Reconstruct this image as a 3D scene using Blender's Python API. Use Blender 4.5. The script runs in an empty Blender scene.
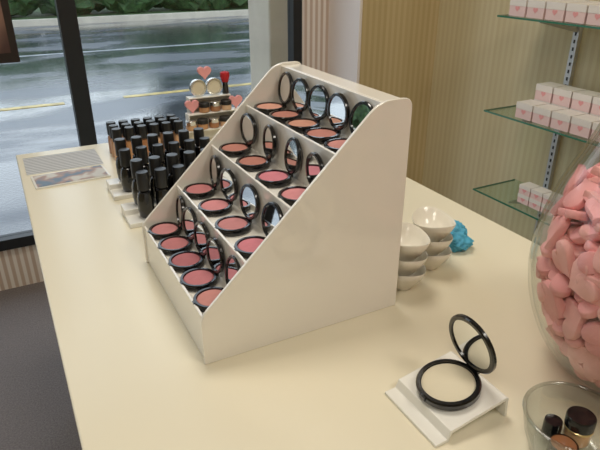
import bpy, bmesh, math, random
from mathutils import Matrix, Vector, noise
random.seed(7)
TZ=0.8   # table top height
scene=bpy.context.scene
try: scene.view_settings.view_transform='Standard'
except Exception: pass

# ---------------------------------------------------------------- materials
def srgb(r,g,b):
    f=lambda c:(c/255/12.92) if c/255<=0.04045 else ((c/255+0.055)/1.055)**2.4
    return (f(r),f(g),f(b),1)
def mat(name,col,rough=0.5,metal=0.0,bump=0,bscale=50,var=0.0,vscale=8,spec=0.5,coat=0,sub=0,emis=None):
    m=bpy.data.materials.new(name); m.use_nodes=True
    nt=m.node_tree; p=nt.nodes['Principled BSDF']
    p.inputs['Base Color'].default_value=col
    p.inputs['Roughness'].default_value=rough
    p.inputs['Metallic'].default_value=metal
    p.inputs['Specular IOR Level'].default_value=spec
    p.inputs['Coat Weight'].default_value=coat
    p.inputs['Coat Roughness'].default_value=0.05
    tc=nt.nodes.new('ShaderNodeTexCoord')
    n=nt.nodes.new('ShaderNodeTexNoise'); n.inputs['Scale'].default_value=vscale
    nt.links.new(tc.outputs['Object'],n.inputs['Vector'])
    r=nt.nodes.new('ShaderNodeValToRGB')
    r.color_ramp.elements[0].position=0.3; r.color_ramp.elements[1].position=0.7
    r.color_ramp.elements[0].color=tuple(c*(1-var) for c in col[:3])+(1,)
    r.color_ramp.elements[1].color=tuple(min(1,c*(1+var)) for c in col[:3])+(1,)
    nt.links.new(n.outputs['Fac'],r.inputs['Fac']); nt.links.new(r.outputs['Color'],p.inputs['Base Color'])
    if bump:
        n2=nt.nodes.new('ShaderNodeTexNoise'); n2.inputs['Scale'].default_value=bscale; n2.inputs['Detail'].default_value=4
        nt.links.new(tc.outputs['Object'],n2.inputs['Vector'])
        b=nt.nodes.new('ShaderNodeBump'); b.inputs['Strength'].default_value=bump; b.inputs['Distance'].default_value=0.004
        nt.links.new(n2.outputs['Fac'],b.inputs['Height']); nt.links.new(b.outputs['Normal'],p.inputs['Normal'])
    return m
def stripes(name,axis,period,ca,cb,lo=0.35,hi=0.65,rough=0.6,cc=None,period2=None):
    m=mat(name,ca,rough); nt=m.node_tree; p=nt.nodes['Principled BSDF']
    tc=nt.nodes.new('ShaderNodeTexCoord'); s=nt.nodes.new('ShaderNodeSeparateXYZ')
    nt.links.new(tc.outputs['Object'],s.inputs[0])
    def sine(per):
        mu=nt.nodes.new('ShaderNodeMath'); mu.operation='MULTIPLY'; mu.inputs[1].default_value=2*math.pi/per
        si=nt.nodes.new('ShaderNodeMath'); si.operation='SINE'
        ma=nt.nodes.new('ShaderNodeMath'); ma.operation='MULTIPLY_ADD'; ma.inputs[1].default_value=.5; ma.inputs[2].default_value=.5
        nt.links.new(s.outputs[axis],mu.inputs[0]); nt.links.new(mu.outputs[0],si.inputs[0]); nt.links.new(si.outputs[0],ma.inputs[0])
        return ma
    r=nt.nodes.new('ShaderNodeValToRGB'); r.color_ramp.elements[0].position=lo; r.color_ramp.elements[1].position=hi
    r.color_ramp.elements[0].color=ca; r.color_ramp.elements[1].color=cb
    nt.links.new(sine(period).outputs[0],r.inputs['Fac'])
    out=r.outputs['Color']
    if cc:
        r2=nt.nodes.new('ShaderNodeValToRGB'); r2.color_ramp.elements[0].position=.45; r2.color_ramp.elements[1].position=.55
        r2.color_ramp.elements[0].color=(1,1,1,1); r2.color_ramp.elements[1].color=cc
        nt.links.new(sine(period2).outputs[0],r2.inputs['Fac'])
        mx=nt.nodes.new('ShaderNodeMixRGB'); mx.blend_type='MULTIPLY'; mx.inputs[0].default_value=1
        nt.links.new(out,mx.inputs[1]); nt.links.new(r2.outputs['Color'],mx.inputs[2]); out=mx.outputs[0]
    nt.links.new(out,p.inputs['Base Color'])
    return m
def thin_glass(name,tint=(1,1,1,1),refl=1.0,f0=.04):
    m=bpy.data.materials.new(name); m.use_nodes=True; nt=m.node_tree; nt.nodes.clear()
    o=nt.nodes.new('ShaderNodeOutputMaterial'); mx=nt.nodes.new('ShaderNodeMixShader')
    t=nt.nodes.new('ShaderNodeBsdfTransparent'); t.inputs[0].default_value=tint
    g=nt.nodes.new('ShaderNodeBsdfGlossy'); g.inputs['Roughness'].default_value=0.03
    f=nt.nodes.new('ShaderNodeLayerWeight'); f.inputs['Blend'].default_value=.5
    pw=nt.nodes.new('ShaderNodeMath'); pw.operation='POWER'; pw.inputs[1].default_value=4.5
    k=nt.nodes.new('ShaderNodeMath'); k.operation='MULTIPLY_ADD'; k.inputs[1].default_value=refl*.9; k.inputs[2].default_value=f0
    nt.links.new(f.outputs['Facing'],pw.inputs[0]); nt.links.new(pw.outputs[0],k.inputs[0]); nt.links.new(k.outputs[0],mx.inputs[0])
    nt.links.new(t.outputs[0],mx.inputs[1]); nt.links.new(g.outputs[0],mx.inputs[2]); nt.links.new(mx.outputs[0],o.inputs[0])
    return m

M_table=mat('cream_laminate',srgb(236,228,204),0.24,var=0.01,vscale=3,spec=0.4)
M_stand=mat('ivory_acrylic',srgb(243,239,230),0.1,spec=0.5,coat=0.5)
M_white=mat('white_acrylic',srgb(238,236,228),0.2)
M_black=mat('black_gloss_plastic',(0.006,0.006,0.007,1),0.18,coat=0.4)
M_blackm=mat('black_satin',(0.012,0.012,0.013,1),0.35)
M_mirror=mat('mirror_glass',(0.85,0.87,0.88,1),0.02,metal=1)
M_frame=mat('black_aluminium',(0.012,0.013,0.016,1),0.4)
M_glass=thin_glass('window_glass',(0.96,0.98,0.98,1),0.5,.02)
M_jar=thin_glass('jar_glass',(0.985,0.99,0.985,1),.8,.025)
M_bowlg=thin_glass('bowl_glass',(0.90,0.92,0.91,1),1,.09)
M_shelf=thin_glass('shelf_glass',(0.86,0.95,0.90,1),0.6,.05)
M_green=mat('glass_edge_green',srgb(60,120,95),0.15)
M_steel=mat('brushed_steel',(0.62,0.62,0.62,1),0.45,metal=.6)
M_pink=mat('pink_foam',srgb(240,168,168),0.9,bump=0.15,bscale=400,var=0.03,vscale=20)
M_pink2=mat('pale_pink_foam',srgb(245,184,180),0.9,bump=0.15,bscale=400,var=0.03,vscale=20)
M_china=mat('white_china',srgb(236,231,218),0.15)
M_teal=mat('teal_tissue',srgb(80,170,205),0.6,bump=0.6,bscale=60,var=0.15,vscale=30)
M_carpet=mat('grey_carpet',srgb(128,120,118),0.95,bump=0.8,bscale=300,var=0.2,vscale=180)
M_ceil=mat('ceiling_paint',srgb(235,232,225),0.9)
M_wallR=stripes('striped_wallpaper_tan','Y',0.03,srgb(214,200,162),srgb(220,208,172),cc=(0.96,0.95,0.92,1),period2=0.24)
M_wallP=stripes('striped_wallpaper_tan_x','X',0.03,srgb(206,184,138),srgb(214,194,150),cc=(0.95,0.94,0.91,1),period2=0.24)
M_wallW=stripes('striped_wallpaper_pink','X',0.028,srgb(240,230,222),srgb(206,184,168))
M_trim=mat('white_trim_paint',srgb(244,236,234),0.5)
M_boxp=mat('pink_card',srgb(240,208,204),0.6)
M_boxw=mat('white_card',srgb(240,232,224),0.6)
M_red=mat('red_bristle',srgb(190,30,40),0.6,bump=0.5,bscale=300)
M_gold=mat('gold_metal',(0.8,0.6,0.3,1),0.3,metal=1)
M_silver=mat('silver_metal',(0.75,0.75,0.73,1),0.25,metal=1)
SKIN=[mat('foundation_%d'%i,srgb(*c),0.3,coat=0.5) for i,c in enumerate([(214,170,128),(196,146,102),(170,118,80),(224,186,150),(140,92,60)])]
BLUSH=[mat('blush_%d'%i,srgb(*c),0.75,var=0.06,vscale=60,bump=0.2,bscale=500) for i,c in enumerate(
 [(196,140,116),(184,122,108),(206,150,130),(178,116,100),   # peachy browns
  (200,136,128),(188,116,116),(212,138,140),(176,104,108),   # roses
  (192,118,122),(206,124,134),(176,104,108),(196,130,130)])]  # mauves
M_ivory=mat('ivory_powder',srgb(226,216,190),0.7)

# ---------------------------------------------------------------- mesh builder
class MB:
    def __init__(s): s.v=[]; s.f=[]; s.m=[]; s.mats=[]
    def mi(s,m):
        if m not in s.mats: s.mats.append(m)
        return s.mats.index(m)
    def add(s,vs,fs,m,M=None):
        M=M or Matrix.Identity(4); b=len(s.v); k=s.mi(m)
        s.v+=[tuple(M@Vector(v)) for v in vs]
        for f in fs: s.f.append([b+i for i in f]); s.m.append(k)
    def box(s,x0,x1,y0,y1,z0,z1,m,M=None):
        vs=[(x,y,z) for x in(x0,x1) for y in(y0,y1) for z in(z0,z1)]
        s.add(vs,[(0,1,3,2),(4,6,7,5),(0,4,5,1),(2,3,7,6),(0,2,6,4),(1,5,7,3)],m,M)
    def lathe(s,prof,m,seg=32,M=None,close=False):
        vs=[];rings=[]
        for r,z in prof:
            if r<1e-6: rings.append([len(vs)]); vs.append((0,0,z))
            else:
                rings.append(list(range(len(vs),len(vs)+seg)))
                vs+=[(r*math.cos(2*math.pi*i/seg),r*math.sin(2*math.pi*i/seg),z) for i in range(seg)]
        fs=[]
        pr=list(zip(rings,rings[1:]))
        if close: pr.append((rings[-1],rings[0]))
        for a,b in pr:
            for i in range(seg):
                j=(i+1)%seg
                if len(a)==1 and len(b)==1: continue
                if len(a)==1: fs.append((a[0],b[i],b[j]))
                elif len(b)==1: fs.append((a[i],a[j],b[0]))
                else: fs.append((a[i],a[j],b[j],b[i]))
        s.add(vs,fs,m,M)
    def prism(s,poly,y0,y1,m,M=None,plane='xz'):
        n=len(poly)
        if plane=='xz': vs=[(x,y0,z) for x,z in poly]+[(x,y1,z) for x,z in poly]
        else: vs=[(x,y,y0) for x,y in poly]+[(x,y,y1) for x,y in poly]
        s.add(vs,[tuple(range(n)),tuple(range(n,2*n))]+[(i,(i+1)%n,n+(i+1)%n,n+i) for i in range(n)],m,M)
    def mesh(s,name,ang=35):
        me=bpy.data.meshes.new(name); me.from_pydata(s.v,[],s.f)
        for m in s.mats: me.materials.append(m)
        me.polygons.foreach_set('material_index',s.m)
        bm=bmesh.new(); bm.from_mesh(me); bmesh.ops.recalc_face_normals(bm,faces=bm.faces); bm.to_mesh(me); bm.free()
        me.polygons.foreach_set('use_smooth',[True]*len(me.polygons))
        me.set_sharp_from_angle(angle=math.radians(ang)); me.update()
        return me
    def obj(s,name,loc=(0,0,0),bevel=0,ang=35,parent=None):
        return place(s.mesh(name,ang),name,loc,bevel,parent=parent)
def place(me,name,loc=(0,0,0),bevel=0,rot=(0,0,0),parent=None):
    o=bpy.data.objects.new(name,me); scene.collection.objects.link(o); o.location=loc; o.rotation_euler=rot
    if bevel:
        b=o.modifiers.new('bevel','BEVEL'); b.width=bevel; b.segments=3; b.limit_method='ANGLE'; b.angle_limit=math.radians(40)
    if parent: o.parent=parent
    return o
T=Matrix.Translation
def R(a,ax): return Matrix.Rotation(math.radians(a),4,ax)

# ---------------------------------------------------------------- room shell
WY=2.42
b=MB(); b.box(-3,1.95,-3,2.5,-0.05,0,M_carpet); b.obj('floor')
b=MB(); b.box(-3,1.95,-3,2.5,2.7,2.75,M_ceil); b.obj('ceiling')
b=MB(); b.box(1.85,1.95,-3,2.5,0,2.7,M_wallR); b.obj('wall_right')
b=MB(); b.box(-3.1,-3,-3,2.5,0,2.7,M_wallR); b.obj('wall_left')
b=MB(); b.box(-3.1,1.95,-3.1,-3,0,2.7,M_wallP); b.obj('wall_back')
b=MB()
b.box(-3,1.85,WY,WY+.1,0,0.19,M_wallW); b.box(-3,1.85,WY,WY+.1,2.45,2.7,M_wallW)
b.box(1.265,1.85,WY,WY+.1,0.19,2.45,M_wallW); b.box(-3,-2.6,WY,WY+.1,0.19,2.45,M_wallW)
b.obj('wall_window')
b=MB(); b.box(1.43,1.85,2.166,WY,0,2.7,M_wallP); b.obj('wall_pillar')
b=MB(); b.box(1.415,1.43,2.16,WY,0,2.7,M_trim); b.obj('trim_1',bevel=.003)
b=MB(); b.box(1.835,1.85,-3,2.166,0,0.1,M_trim); b.obj('baseboard_right',bevel=.004)
# window
w=MB()
for x0,x1 in((-2.6,-2.54),(-1.2,-1.14),(0.245,0.31),(1.222,1.265)):
    w.box(x0,x1,WY-.02,WY+.04,0.19,2.45,M_frame)
w.box(-2.54,1.222,WY-.02,WY+.04,0.19,0.235,M_frame); w.box(-2.54,1.222,WY-.02,WY+.04,2.39,2.45,M_frame)
w.box(-2.54,1.222,WY+.015,WY+.021,0.235,2.39,M_glass)
w.obj('window_1',bevel=0)

# poster hanging at window
def poster_mat():
    m=mat('poster_print',srgb(150,100,80),0.4); nt=m.node_tree; p=nt.nodes['Principled BSDF']
    tc=nt.nodes.new('ShaderNodeTexCoord'); n=nt.nodes.new('ShaderNodeTexNoise'); n.inputs['Scale'].default_value=5; n.inputs['Detail'].default_value=1
    nt.links.new(tc.outputs['Object'],n.inputs['Vector'])
    r=nt.nodes.new('ShaderNodeValToRGB'); e=r.color_ramp.elements
    e[0].position=.35; e[0].color=srgb(80,56,52); e[1].position=.68; e[1].color=srgb(226,200,188)
    x=e.new(.5); x.color=srgb(160,124,108)
    nt.links.new(n.outputs['Fac'],r.inputs['Fac']); nt.links.new(r.outputs['Color'],p.inputs['Base Color']); return m
M_post=poster_mat(); M_wood=mat('dark_frame',srgb(44,34,30),0.4)
b=MB(); b.box(-.55,.085,2.38,2.395,.935,1.9,M_wood); b.box(-.525,.06,2.375,2.381,.97,1.88,M_post)
for x in(-.45,-.01): b.box(x-.0015,x+.0015,2.386,2.389,1.9,2.7,M_steel)
b.obj('hanging_poster')

# ---------------------------------------------------------------- outside
def road_mat():
    m=bpy.data.materials.new('wet_asphalt'); m.use_nodes=True; nt=m.node_tree; p=nt.nodes['Principled BSDF']
    tc=nt.nodes.new('ShaderNodeTexCoord'); mp=nt.nodes.new('ShaderNodeMapping'); mp.inputs['Scale'].default_value=(.3,.9,1)
    nt.links.new(tc.outputs['Object'],mp.inputs[0])
    n=nt.nodes.new('ShaderNodeTexNoise'); n.inputs['Scale'].default_value=1.5; n.inputs['Detail'].default_value=7
    nt.links.new(mp.outputs[0],n.inputs['Vector'])
    r=nt.nodes.new('ShaderNodeValToRGB'); r.color_ramp.elements[0].position=.44; r.color_ramp.elements[1].position=.6
    r.color_ramp.elements[0].color=(.05,.05,.05,1); r.color_ramp.elements[1].color=(.36,.36,.36,1)
    nt.links.new(n.outputs['Fac'],r.inputs['Fac']); nt.links.new(r.outputs['Color'],p.inputs['Roughness'])
    c=nt.nodes.new('ShaderNodeValToRGB'); c.color_ramp.elements[0].position=.38; c.color_ramp.elements[1].position=.62
    c.color_ramp.elements[0].color=srgb(56,60,68); c.color_ramp.elements[1].color=srgb(96,100,108)
    nt.links.new(n.outputs['Fac'],c.inputs['Fac']); nt.links.new(c.outputs['Color'],p.inputs['Base Color'])
    n2=nt.nodes.new('ShaderNodeTexNoise'); n2.inputs['Scale'].default_value=40; nt.links.new(tc.outputs['Object'],n2.inputs['Vector'])
    bp=nt.nodes.new('ShaderNodeBump'); bp.inputs['Strength'].default_value=.2; bp.inputs['Distance'].default_value=.008
    nt.links.new(n2.outputs['Fac'],bp.inputs['Height']); nt.links.new(bp.outputs['Normal'],p.inputs['Normal'])
    cw=nt.nodes.new('ShaderNodeValToRGB'); cw.color_ramp.elements[0].position=.42; cw.color_ramp.elements[1].position=.56
    cw.color_ramp.elements[0].color=(1,1,1,1); cw.color_ramp.elements[1].color=(.2,.2,.2,1)
    nt.links.new(n.outputs['Fac'],cw.inputs['Fac']); nt.links.new(cw.outputs['Color'],p.inputs['Coat Weight'])
    p.inputs['Coat Roughness'].default_value=.1; p.inputs['Coat IOR'].default_value=1.5
    nt.links.new(bp.outputs['Normal'],p.inputs['Coat Normal'])
    return m
M_road=road_mat()
M_yel=mat('yellow_road_paint',srgb(190,165,95),0.3,var=.35,vscale=9); M_wpaint=mat('white_road_paint',srgb(150,155,158),0.4,var=.25,vscale=6)
M_conc=mat('concrete',srgb(196,188,172),0.8,bump=.4,bscale=30,var=.08,vscale=5)
M_leaf=mat('hedge_leaves',srgb(52,80,42),0.7,var=.5,vscale=9,bump=1,bscale=20)
M_tree=mat('tree_leaves',srgb(52,58,50),0.7,var=.4,vscale=5,bump=1,bscale=20)
M_grass=mat('grass',srgb(66,92,48),0.9,var=.4,vscale=3,bump=1,bscale=15)
M_bark=mat('bark',srgb(70,58,48),0.9,bump=1,bscale=20,var=.3)
b=MB(); b.box(-40,50,2.52,13.7,-.3,-.1,M_road); b.obj('street')
b=MB()
for k in range(-12,16): b.box(1.15+2.3*k,2.85+2.3*k,6.22,6.31,-.1,-.096,M_yel)
b.obj('yellow_lane_marking')
b=MB(); b.box(-30,40,9.6,9.68,-.1,-.096,M_wpaint); b.obj('white_lane_marking')
b=MB(); b.box(-40,50,13.7,13.9,-.3,.02,M_conc); b.obj('kerb')
b=MB(); b.box(-60,80,13.9,60,-.3,.01,M_grass); b.obj('grass_verge')
def lump(bm,c,r,sub=3,amp=.22,fr=4):
    rr=bmesh.ops.create_icosphere(bm,subdivisions=sub,radius=r,matrix=T(c))
    for v in rr['verts']:
        v.co+=Vector([noise.noise(v.co*fr+Vector((k9*9,0,k9*7))) for k9 in range(3)])*amp
bm=bmesh.new()
for i in range(150):
    x=-16+i*.3+random.uniform(-.15,.15)
    for k in range(2):
        lump(bm,(x,14.7+k*.5+random.uniform(-.2,.2),.5+k*.5+random.uniform(-.1,.15)),random.uniform(.35,.6))
for v in bm.verts: v.co.z=max(.012,v.co.z)
me=bpy.data.meshes.new('hedge'); bm.to_mesh(me); bm.free(); me.materials.append(M_leaf); place(me,'hedge')
for (tx,ty,h) in((-4.5,20,6),(6.2,20,5.5),(16,21,7)):  # unseen trees, added so their reflections break the sky on the wet road
    bm=bmesh.new()
    bmesh.ops.create_cone(bm,cap_ends=True,segments=12,radius1=.3,radius2=.15,depth=h*.6,matrix=T((0,0,h*.3)))
    nb=len(bm.faces)
    for k in range(12):
        a=random.random()*6.28; q=random.random()
        lump(bm,(math.cos(a)*h*.18*q*1.5,math.sin(a)*h*.15,h*(.45+.5*random.random())),h*random.uniform(.13,.2),amp=.5,fr=1.5)
    me=bpy.data.meshes.new('reflection_tree'); bm.to_mesh(me); bm.free(); me.materials.append(M_bark); me.materials.append(M_tree)
    for p_ in me.polygons: p_.material_index=0 if p_.index<nb else 1
    place(me,'unseen_reflection_tree',(tx,ty,.01))
# outside concrete column
b=MB(); b.box(1.195,1.43,2.6,2.86,-.1,3.2,M_conc); b.obj('concrete_column',bevel=.012)

# ---------------------------------------------------------------- table
b=MB(); b.box(0,.845,.06,1.677,TZ-.035,TZ,M_table); b.box(.05,.80,.12,1.62,0,TZ-.035,M_table)
b.obj('display_table',bevel=.003)

# ---------------------------------------------------------------- tiered display
SX,SY0,SY1=0.1690,0.598,0.917
def rounded(poly,rs,n=5):
    out=[]; N=len(poly)
    for i,(p,r) in enumerate(zip(poly,rs)):
        p=Vector(p); a=Vector(poly[i-1]); c=Vector(poly[(i+1)%N])
        if r==0: out.append(tuple(p)); continue
        p0=p+(a-p).normalized()*r; p1=p+(c-p).normalized()*r
        for k in range(n+1):
            t=k/n; out.append(tuple(p0*(1-t)**2+p*2*t*(1-t)+p1*t*t))
    return out
side=rounded([(SX,0),(SX,.075),(.430,.327),(.482,.327),(.482,0)],[0,.012,.02,.015,0])
X=[SX+.003,.236,.303,.371,.440]; Zf=[.064,.127,.190,.252]
b=MB()
b.prism(side,SY0,SY0+.005,M_stand); b.prism(side,SY1-.005,SY1,M_stand)
y0,y1=SY0+.005,SY1-.005
th=.004
b.box(X[0],X[0]+th,y0,y1,0,.072,M_stand)
for i in range(4):
    b.box(X[i]+th,X[i+1],y0,y1,Zf[i]-th,Zf[i],M_stand)
    top=Zf[i+1]+.009 if i<3 else .322
    b.box(X[i+1],X[i+1]+th,y0,y1,Zf[i]-th,top,M_stand)
b.box(X[4]+th,.478,y0,y1,.318,.322,M_stand)
b.box(.474,.478,y0,y1,0,.318,M_stand)
stand=b.obj('tiered_display_stand',(0,0,TZ),bevel=.0012)

# compact
def compact_mesh(name,Rr,pan,a=84,ring=.84,h=.010):
    b=MB()
    b.lathe([(0,0),(Rr*.93,0),(Rr,.002),(Rr,h-.002),(Rr*.96,h),(ring*Rr,h),(ring*Rr,h-.003),(0,h-.003)],M_black,40)
    b.lathe([(0,h-.0012),(ring*Rr*.9,h-.0012),(ring*Rr*.98,h-.003),],pan,40)
    M=T((Rr*1.0,0,h))@R(-a,'Y')@T((Rr,0,0))
    b.lathe([(0,-.004),(Rr*.9,-.004),(Rr,-.0015),(Rr,.002),(Rr*.96,.0035),(ring*Rr,.0035),(ring*Rr,.001),(0,.001)],M_black,40,M)
    b.lathe([(0,.0018),(ring*Rr*.99,.0018)],M_mirror,40,M)
    b.box(Rr*.95,Rr*1.06,-Rr*.25,Rr*.25,h-.005,h+.003,M_black)
    b.box(-Rr*1.04,-Rr*.95,-Rr*.12,Rr*.12,h-.006,h-.001,M_black)
    return b.mesh(name)
cm=[compact_mesh('blush_compact',.0272,m,a) for m,a in zip(BLUSH,[84,88,82,86,80,85,90,83,87,81,86,84])]
XC=[.2015,.2665,.3345,.4035]
ROWM=[[4,8,10,5,11],[9,11,6,5],[6,9,3,1],[4,1,0,3,2]]
for row in range(4):
    n=5 if row in(0,3) else 4
    for k in range(n):
        sp_=.0605 if n==5 else .0775; yc=.762+(k-(n-1)/2)*sp_
        o=place(cm[ROWM[row][k]],'blush_compact',(XC[row]-.001,yc,TZ+Zf[row]+.0005),rot=(0,0,math.radians(random.uniform(-7,7))))

# ---------------------------------------------------------------- sample plinth + big compact
b=MB()
pr=[(.350,0),(.350,.004),(.366,.005),(.370,.016),(.452,.030),(.456,.028),(.458,0),(.454,0),(.452,.025),(.373,.0115),(.369,.001),(.366,0)]
b.prism(pr,.343,.441,M_white); b.obj('acrylic_sample_plinth',(0,0,TZ),bevel=.0008)
me=compact_mesh('powder_compact',.0385,M_ivory,a=92,ring=.85,h=.010)
place(me,'powder_compact',(.409,.394,TZ+.0245),rot=(0,-math.radians(9.7),0))

# ---------------------------------------------------------------- bottles
def bottle_black():
    b=MB()
    b.lathe([(0,0),(.011,0),(.0145,.004),(.0162,.018),(.0162,.040),(.013,.054),(.0085,.058),(.0085,.061)],M_black,24)
    b.lathe([(.0085,.059),(.0125,.060),(.0125,.093),(.0115,.097),(0,.098)],M_blackm,24)
    return b.mesh('black_cosmetic_bottle')
def bottle_skin(k):
    b=MB()
    b.lathe([(0,0),(.012,0),(.0135,.002),(.0135,.042),(.012,.048),(.008,.051),(.008,.054)],SKIN[k],24)
    b.lathe([(.008,.053),(.0125,.053),(.0125,.083),(.0115,.086),(0,.0865)],M_blackm,24)
    return b.mesh('foundation_bottle')
bb=bottle_black(); bs=[bottle_skin(k) for k in range(5)]
def tray(x0,x1,yy0,name='bottle_tray'):
    b=MB()
    p=[(yy0,0),(yy0,.010),(yy0+.045,.010),(yy0+.045,.022),(yy0+.085,.022),(yy0+.085,0)]
    M=Matrix(((0,1,0,0),(1,0,0,0),(0,0,1,0),(0,0,0,1)))
    b.prism(p,x0,x1,M_white,M)
    b.obj(name,(0,0,TZ),bevel=.0015)
for (x0,x1,y) in((.175,.44,1.065),(.175,.44,1.225)):
    tray(x0,x1,y)
    for r_,z in((0,.010),(1,.022)):
        for k in range(6):
            place(bb,'black_cosmetic_bottle',(x0+.04+k*.037,y+.023+r_*.041,TZ+z+.0004),rot=(0,0,random.random()*6))
for r_ in range(3):
    for k in range(6):
        place(bs[(k+r_)%5],'foundation_bottle',(.245+k*.033,1.50+r_*.036,TZ),rot=(0,0,random.random()*6))

# ---------------------------------------------------------------- tester pyramid
b=MB()
for i,(x0,x1) in enumerate(((.45,.66),(.465,.635),(.48,.61))):
    ya=1.555+i*.03; z=.035+i*.04
    b.box(x0,x1,ya,ya+.032,z-.004,z,M_white); b.box(x0,x1,ya+.028,ya+.032,0,z-.004,M_white)
    b.box(x0,x0+.004,ya,ya+.028,0,z-.004,M_white); b.box(x1-.004,x1,ya,ya+.028,0,z-.004,M_white)
b.obj('tester_riser',(0,0,TZ),bevel=.001)
def jar_mesh(k):
    b=MB(); b.lathe([(0,0),(.014,0),(.0155,.002),(.0155,.014),(.014,.016)],SKIN[k],24)
    b.lathe([(.0135,.0155),(.0162,.0155),(.0162,.026),(.015,.0275),(0,.0275)],M_blackm if k%2 else M_silver,24); return b.mesh('powder_jar')
jm=[jar_mesh(k) for k in range(5)]
for i,n in enumerate((6,3)):
    for k in range(n):
        place(jm[(k+i)%5],'powder_jar',(.553+(k-(n-1)/2)*.0345,1.569+i*.03,TZ+.0355+i*.04))
def heart_pts(s,n=22):
    pts=[]
    for i in range(n):
        t=2*math.pi*i/n
        pts.append((s*16*math.sin(t)**3/17, s*(13*math.cos(t)-5*math.cos(2*t)-2*math.cos(3*t)-math.cos(4*t)+2.5)/17))
    return pts
for x in(.514,.563):
    b=MB(); M=R(90,'X')
    b.lathe([(0,0),(.022,0),(.0245,.001),(.0245,.014),(.022,.015),(.0185,.015),(.0185,.0135),(0,.0135)],M_silver,32,M)
    b.lathe([(0,.0138),(.0183,.0138)],M_ivory,32,M)
    b.obj('powder_tin',(x,1.639,TZ+.1155+.0245))
b=MB(); b.prism(heart_pts(.022),-.006,.006,M_pink); hs=b.mesh('heart_sponge')
place(hs,'heart_sponge',(.539,1.638,TZ+.1155+.064),bevel=.002)
for x in(.484,.620): place(hs,'heart_sponge',(x,1.605,TZ+.0755+.0175),bevel=.002)
b=MB(); b.lathe([(0,0),(.009,0),(.010,.003),(.008,.03),(.009,.034)],M_black,20); b.lathe([(.009,.034),(.010,.036),(.0145,.052),(.013,.062),(0,.066)],M_red,20)
b.obj('powder_brush',(.600,1.632,TZ+.1155))

# ---------------------------------------------------------------- papers
def print_mat(name,axis,bg,ink,per):
    m=stripes(name,axis,per,bg,ink,.7,.8,.6); m.node_tree.nodes['Principled BSDF'].inputs['Specular IOR Level'].default_value=.2; return m
b=MB(); b.box(.015,.20,1.49,1.63,0,.001,print_mat('printed_sheet','Y',srgb(206,206,204),srgb(140,140,142),.013)); b.obj('price_sheet',(0,0,TZ))
pc=mat('brochure_print',srgb(150,160,170),.5,vscale=22,spec=.25)
e=[n for n in pc.node_tree.nodes if n.type=='VALTORGB'][0].color_ramp.elements
e[0].position=.4;e[0].color=srgb(116,136,156); e[1].position=.62; e[1].color=srgb(206,204,198); q=e.new(.52); q.color=srgb(176,150,140)
b=MB(); b.box(-.086,.086,-.045,.045,0,.004,M_white); b.box(-.081,.081,-.040,.040,.004,.0052,pc)
o=b.obj('brochure',(.11,1.425,TZ)); o.rotation_euler=(0,0,math.radians(3))

# ---------------------------------------------------------------- bowls
def bowl_mesh():
    b=MB()
    out=[(0,0),(.016,0),(.017,.002),(.026,.012),(.034,.026),(.038,.038),(.0375,.0392),(.0362,.038),(.032,.026),(.024,.0135),(.012,.006),(0,.005)]
    b.lathe(out,M_china,48)
    nv=[]
    for x,y,z in b.v:
        th=math.atan2(y,x); k=max(0,(math.hypot(x,y)-.015)/.023)*min(1,z/.03)
        c=math.cos(2*th)
        nv.append((x*(1-.06),y*(1+.16*k),z-.004*c*k))
    b.v=nv
    return b.mesh('china_bowl',60)
bw=bowl_mesh()
for (x,y,rz) in((.527,.640,-25),(.607,.672,-20)):
    for k in range(3):
        o=place(bw,'china_bowl',(x+random.uniform(-.002,.002),y,TZ+k*.0265),rot=(0,0,math.radians(rz)))
bm=bmesh.new(); bmesh.ops.create_icosphere(bm,subdivisions=5,radius=1)
for v in bm.verts:
    p=v.co.copy(); n=noise.noise(p*1.5+Vector((3,1,0)))*.25+abs(noise.noise(p*4))*.35
    p*=.9+n; v.co=Vector((p.x*.036,p.y*.045,max(0,(p.z*.026+.018))))
me=bpy.data.meshes.new('tp'); bm.to_mesh(me); bm.free(); me.materials.append(M_teal)
me.polygons.foreach_set('use_smooth',[True]*len(me.polygons)); place(me,'tissue_pouch',(.695,.725,TZ))

# ---------------------------------------------------------------- big jar with hearts
JX,JY=.652,.322
prof=[(.055,.0),(.085,.010),(.118,.05),(.139,.10),(.147,.15),(.143,.20),(.128,.255),(.108,.30),(.096,.335),(.096,.352),(.101,.36)]
def rad(z):
    for (r0,z0),(r1,z1) in zip(prof,prof[1:]):
        if z0<=z<=z1: return r0+(r1-r0)*(z-z0)/(z1-z0)
    return .055
def smoothprof(n=60):
    out=[]
    for i in range(n+1):
        z=.36*i/n; r=sum(rad(min(.36,max(0,z+d))) for d in(-.018,-.009,0,.009,.018))/5; out.append((r,z))
    return out
sp=smoothprof()
b=MB(); b.lathe([(0,0)]+sp,M_jar,64); b.lathe([(0,.006)]+[(r-.004,z) for r,z in sp if z>.007],M_jar,64)
b.lathe([(sp[-1][0]+.002*math.cos(t)-.002,.36+.003*math.sin(t)) for t in [i*math.pi/4 for i in range(8)]],M_jar,64,close=True)
b.obj('glass_vase',(JX,JY,TZ),ang=80)
b=MB(); hp=heart_pts(.0265,28)
hp_in=[(x*.95,y*.95) for x,y in hp]
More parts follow.
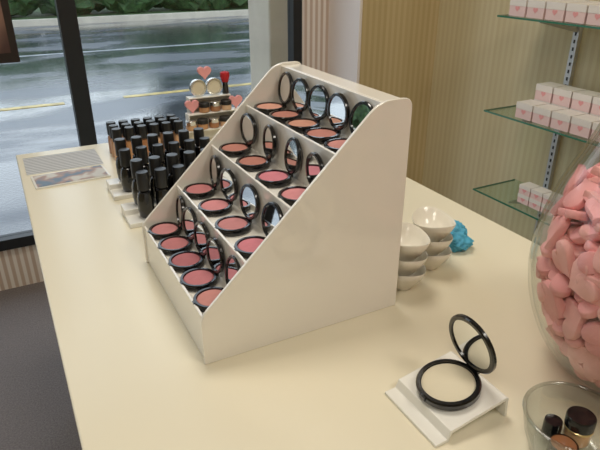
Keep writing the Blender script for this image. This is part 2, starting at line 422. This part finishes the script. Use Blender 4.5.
def addheart(pos,Mr,m):
    n=len(hp); t=.0048
    vs=[(x,y,-t) for x,y in hp_in]+[(x,y,-t*.7) for x,y in hp]+[(x,y,t*.7) for x,y in hp]+[(x,y,t) for x,y in hp_in]
    pos=Vector(pos); loc=[Mr@Vector(v) for v in vs]
    for it in range(3):
        ex=0; zl=0
        for v in loc:
            p=v+pos
            zl=max(zl,.009-p.z)
            rr=math.hypot(p.x,p.y); ex=max(ex,rr-(rad(min(.355,max(0,p.z)))-.0085))
        pos.z+=zl
        if ex>0:
            h=math.hypot(pos.x,pos.y) or 1; q=max(0,(h-ex*1.02)/h); pos.x*=q; pos.y*=q
    vv=[tuple(v+pos) for v in loc]
    fs=[tuple(range(n)),tuple(range(3*n,4*n))]
    for L in range(3):
        fs+=[(L*n+i,L*n+(i+1)%n,(L+1)*n+(i+1)%n,(L+1)*n+i) for i in range(n)]
    b.add(vv,fs,m)
# inner body: layered hearts lying nearly flat
z=.016
while z<.272:
    R0=rad(z)-.012
    for rr in(R0-.034,R0-.062,R0-.09):
        if rr<.008 or (rr<.06 and z<.2): continue
        cnt=max(4,int(rr*2*math.pi/.038)); ph=random.random()*6
        for k in range(cnt):
            a=ph+2*math.pi*k/cnt+random.uniform(-.15,.15)
            Mr=R(random.uniform(0,360),'Z')@R(random.uniform(-24,24),'X')@R(random.uniform(0,360),'Z')
            addheart((rr*math.cos(a),rr*math.sin(a),z+random.uniform(-.005,.005)),Mr,random.choice((M_pink,M_pink2)))
    z+=.0155
# outer skin: sponges resting against the glass, wide faces outwards, plus edge-on ones wedged between
z=.03
row=0
while z<.262:
    R0=rad(z)-.012; slope=math.degrees(math.atan2(rad(min(.35,z+.02))-rad(max(0,z-.02)),.04))
    cnt=int(R0*2*math.pi/.043)
    for k in range(cnt):
        a=2*math.pi*(k+.5*(row%2))/cnt+random.uniform(-.12,.12); ad=math.degrees(a)
        if random.random()<.6:
            Mr=R(ad,'Z')@R(90+slope+random.uniform(-22,22),'Y')@R(random.uniform(-18,18),'X')@R(random.uniform(0,360),'Z'); rr=R0-.004-random.uniform(0,.008)
        else:
            Mr=R(ad,'Z')@R(random.uniform(-15,40),'Y')@R(random.uniform(-22,22),'X')@R(random.uniform(0,360),'Z'); rr=R0-.02
        addheart((rr*math.cos(a),rr*math.sin(a),z+random.uniform(-.006,.006)),Mr,random.choice((M_pink,M_pink2)))
    z+=.024; row+=1
b.obj('heart_sponge_pile',(JX,JY,TZ),ang=60)

# small glass bowl with testers
GX,GY=.474,.271
b=MB(); o=[(0,0),(.034,0),(.040,.003),(.048,.025),(.054,.054)]
b.lathe(o,M_bowlg,48); b.lathe([(0,.006),(.038,.007),(.045,.025),(.0505,.054)],M_bowlg,48)
b.lathe([(.0522+.0022*math.cos(i*math.pi/4),.054+.0018*math.sin(i*math.pi/4)) for i in range(8)],M_bowlg,48,close=True)
b.obj('small_glass_bowl',(GX,GY,TZ),ang=60)
b=MB(); b.lathe([(0,0),(.013,0),(.014,.002),(.014,.018)],SKIN[0],28); b.lathe([(.014,.018),(.0155,.0185),(.0155,.0205),(.015,.021)],M_gold,28); b.lathe([(.0148,.021),(.0155,.0215),(.0155,.034),(.0145,.0355),(0,.0355)],M_black,28)
o=b.obj('cream_tester_jar',(GX+.017,GY+.004,TZ+.0085))
b=MB(); b.lathe([(0,0),(.014,0),(.015,.002),(.015,.017),(.0135,.018),(.0135,.016),(0,.016)],M_black,28); b.lathe([(0,.0165),(.0134,.0165)],SKIN[4],28)
b.obj('shadow_tester_pot',(GX-.016,GY-.004,TZ+.0082))
b=MB(); b.lathe([(0,0),(.009,0),(.010,.002),(.010,.017),(.0095,.022),(0,.0225)],M_black,28)
b.obj('mini_tester_pot',(GX-.002,GY+.022,TZ+.0082))

# ---------------------------------------------------------------- wall shelving
ZS=[.444,.763,1.10]
for z in ZS:
    b=MB(); b.box(1.603,1.83,.3,1.56,z-.006,z,M_shelf)
    b.box(1.60,1.603,.3,1.56,z-.006,z,M_green); b.box(1.60,1.83,1.56,1.563,z-.006,z,M_green)
    b.obj('glass_shelf')
for y in(1.41,.6):
    b=MB(); b.box(1.832,1.85,y-.012,y+.012,.25,1.9,M_steel)
    for i in range(60): b.box(1.8305,1.8322,y-.003,y+.003,.28+i*.026,.292+i*.026,M_frame)
    for z in ZS:
        b.prism([(1.832,z-.0065),(1.64,z-.0065),(1.64,z-.014),(1.832,z-.055)],y-.002,y+.002,M_steel)
    b.obj('shelf_bracket_rail')
def box_mesh(lx,ly,lz):
    b=MB(); b.box(-lx/2,lx/2,-ly/2,ly/2,0,lz*.6,M_boxp); b.box(-lx/2-.001,lx/2+.001,-ly/2-.001,ly/2+.001,lz*.6,lz,M_boxw)
    b.prism([(y*.35,z*.35) for y,z in heart_pts(.03)],0,.0008,M_pink,T((-lx/2-.0008,0,lz*.42))@Matrix(((0,1,0,0),(1,0,0,0),(0,0,1,0),(0,0,0,1))))
    return b.mesh('gift_box')
bx=box_mesh(.07,.07,.055); bx2=box_mesh(.05,.05,.035)
for si,(z,y0,n) in enumerate(((ZS[2],1.50,8),(ZS[1],1.40,8))):
    for k in range(n):
        place(bx,'gift_box',(1.66,y0-k*.078,z+.0005),bevel=.001); place(bx,'gift_box',(1.745,y0-k*.078,z+.0005),bevel=.001)
        if si==1: place(bx,'gift_box',(1.745,y0-k*.078,z+.056),bevel=.001)
for k in range(8):
    for l in range(2): place(bx2,'gift_box',(1.68,1.36-k*.056,ZS[0]+.0005+l*.0355),bevel=.001)

# ---------------------------------------------------------------- lights
wd=bpy.data.worlds.new('overcast'); scene.world=wd; wd.use_nodes=True; nt=wd.node_tree; bg=nt.nodes['Background']
tc=nt.nodes.new('ShaderNodeTexCoord'); sx=nt.nodes.new('ShaderNodeSeparateXYZ'); r=nt.nodes.new('ShaderNodeValToRGB')
nt.links.new(tc.outputs['Generated'],sx.inputs[0]); nt.links.new(sx.outputs['Z'],r.inputs['Fac'])
r.color_ramp.elements[0].color=(.88,.94,1,1); r.color_ramp.elements[1].color=(.68,.79,.95,1)
nt.links.new(r.outputs['Color'],bg.inputs['Color']); bg.inputs['Strength'].default_value=1.9
def area(name,loc,sx_,sy_,power,col,portal=False,rot=(0,0,0)):
    l=bpy.data.lights.new(name,'AREA'); l.shape='RECTANGLE'; l.size=sx_; l.size_y=sy_; l.energy=power; l.color=col
    if portal: l.cycles.is_portal=True
    o=bpy.data.objects.new(name,l); scene.collection.objects.link(o); o.location=loc; o.rotation_euler=rot; return o
for i,(x,y) in enumerate(((.4,1.1),(-.9,-.6),(.9,-.8))):
    b=MB(); b.box(x-.32,x+.32,y-.32,y+.32,2.66,2.7,M_trim); b.obj('ceiling_light_fixture')
    area('ceiling_lamp',(x,y,2.655),.58,.58,15,(1,.93,.82))
area('window_portal',(-.7,WY-.03,1.3),3.7,2.2,1,(1,1,1),True,(math.radians(-90),0,0))

# ---------------------------------------------------------------- camera
cd=bpy.data.cameras.new('camera'); cam=bpy.data.objects.new('camera',cd); scene.collection.objects.link(cam)
cd.sensor_width=36; cd.lens=34.2; cd.clip_start=.02
cam.location=(0,0,TZ+.5); cam.rotation_euler=(math.radians(90-25.6),0,-math.radians(27.6))
scene.camera=cam
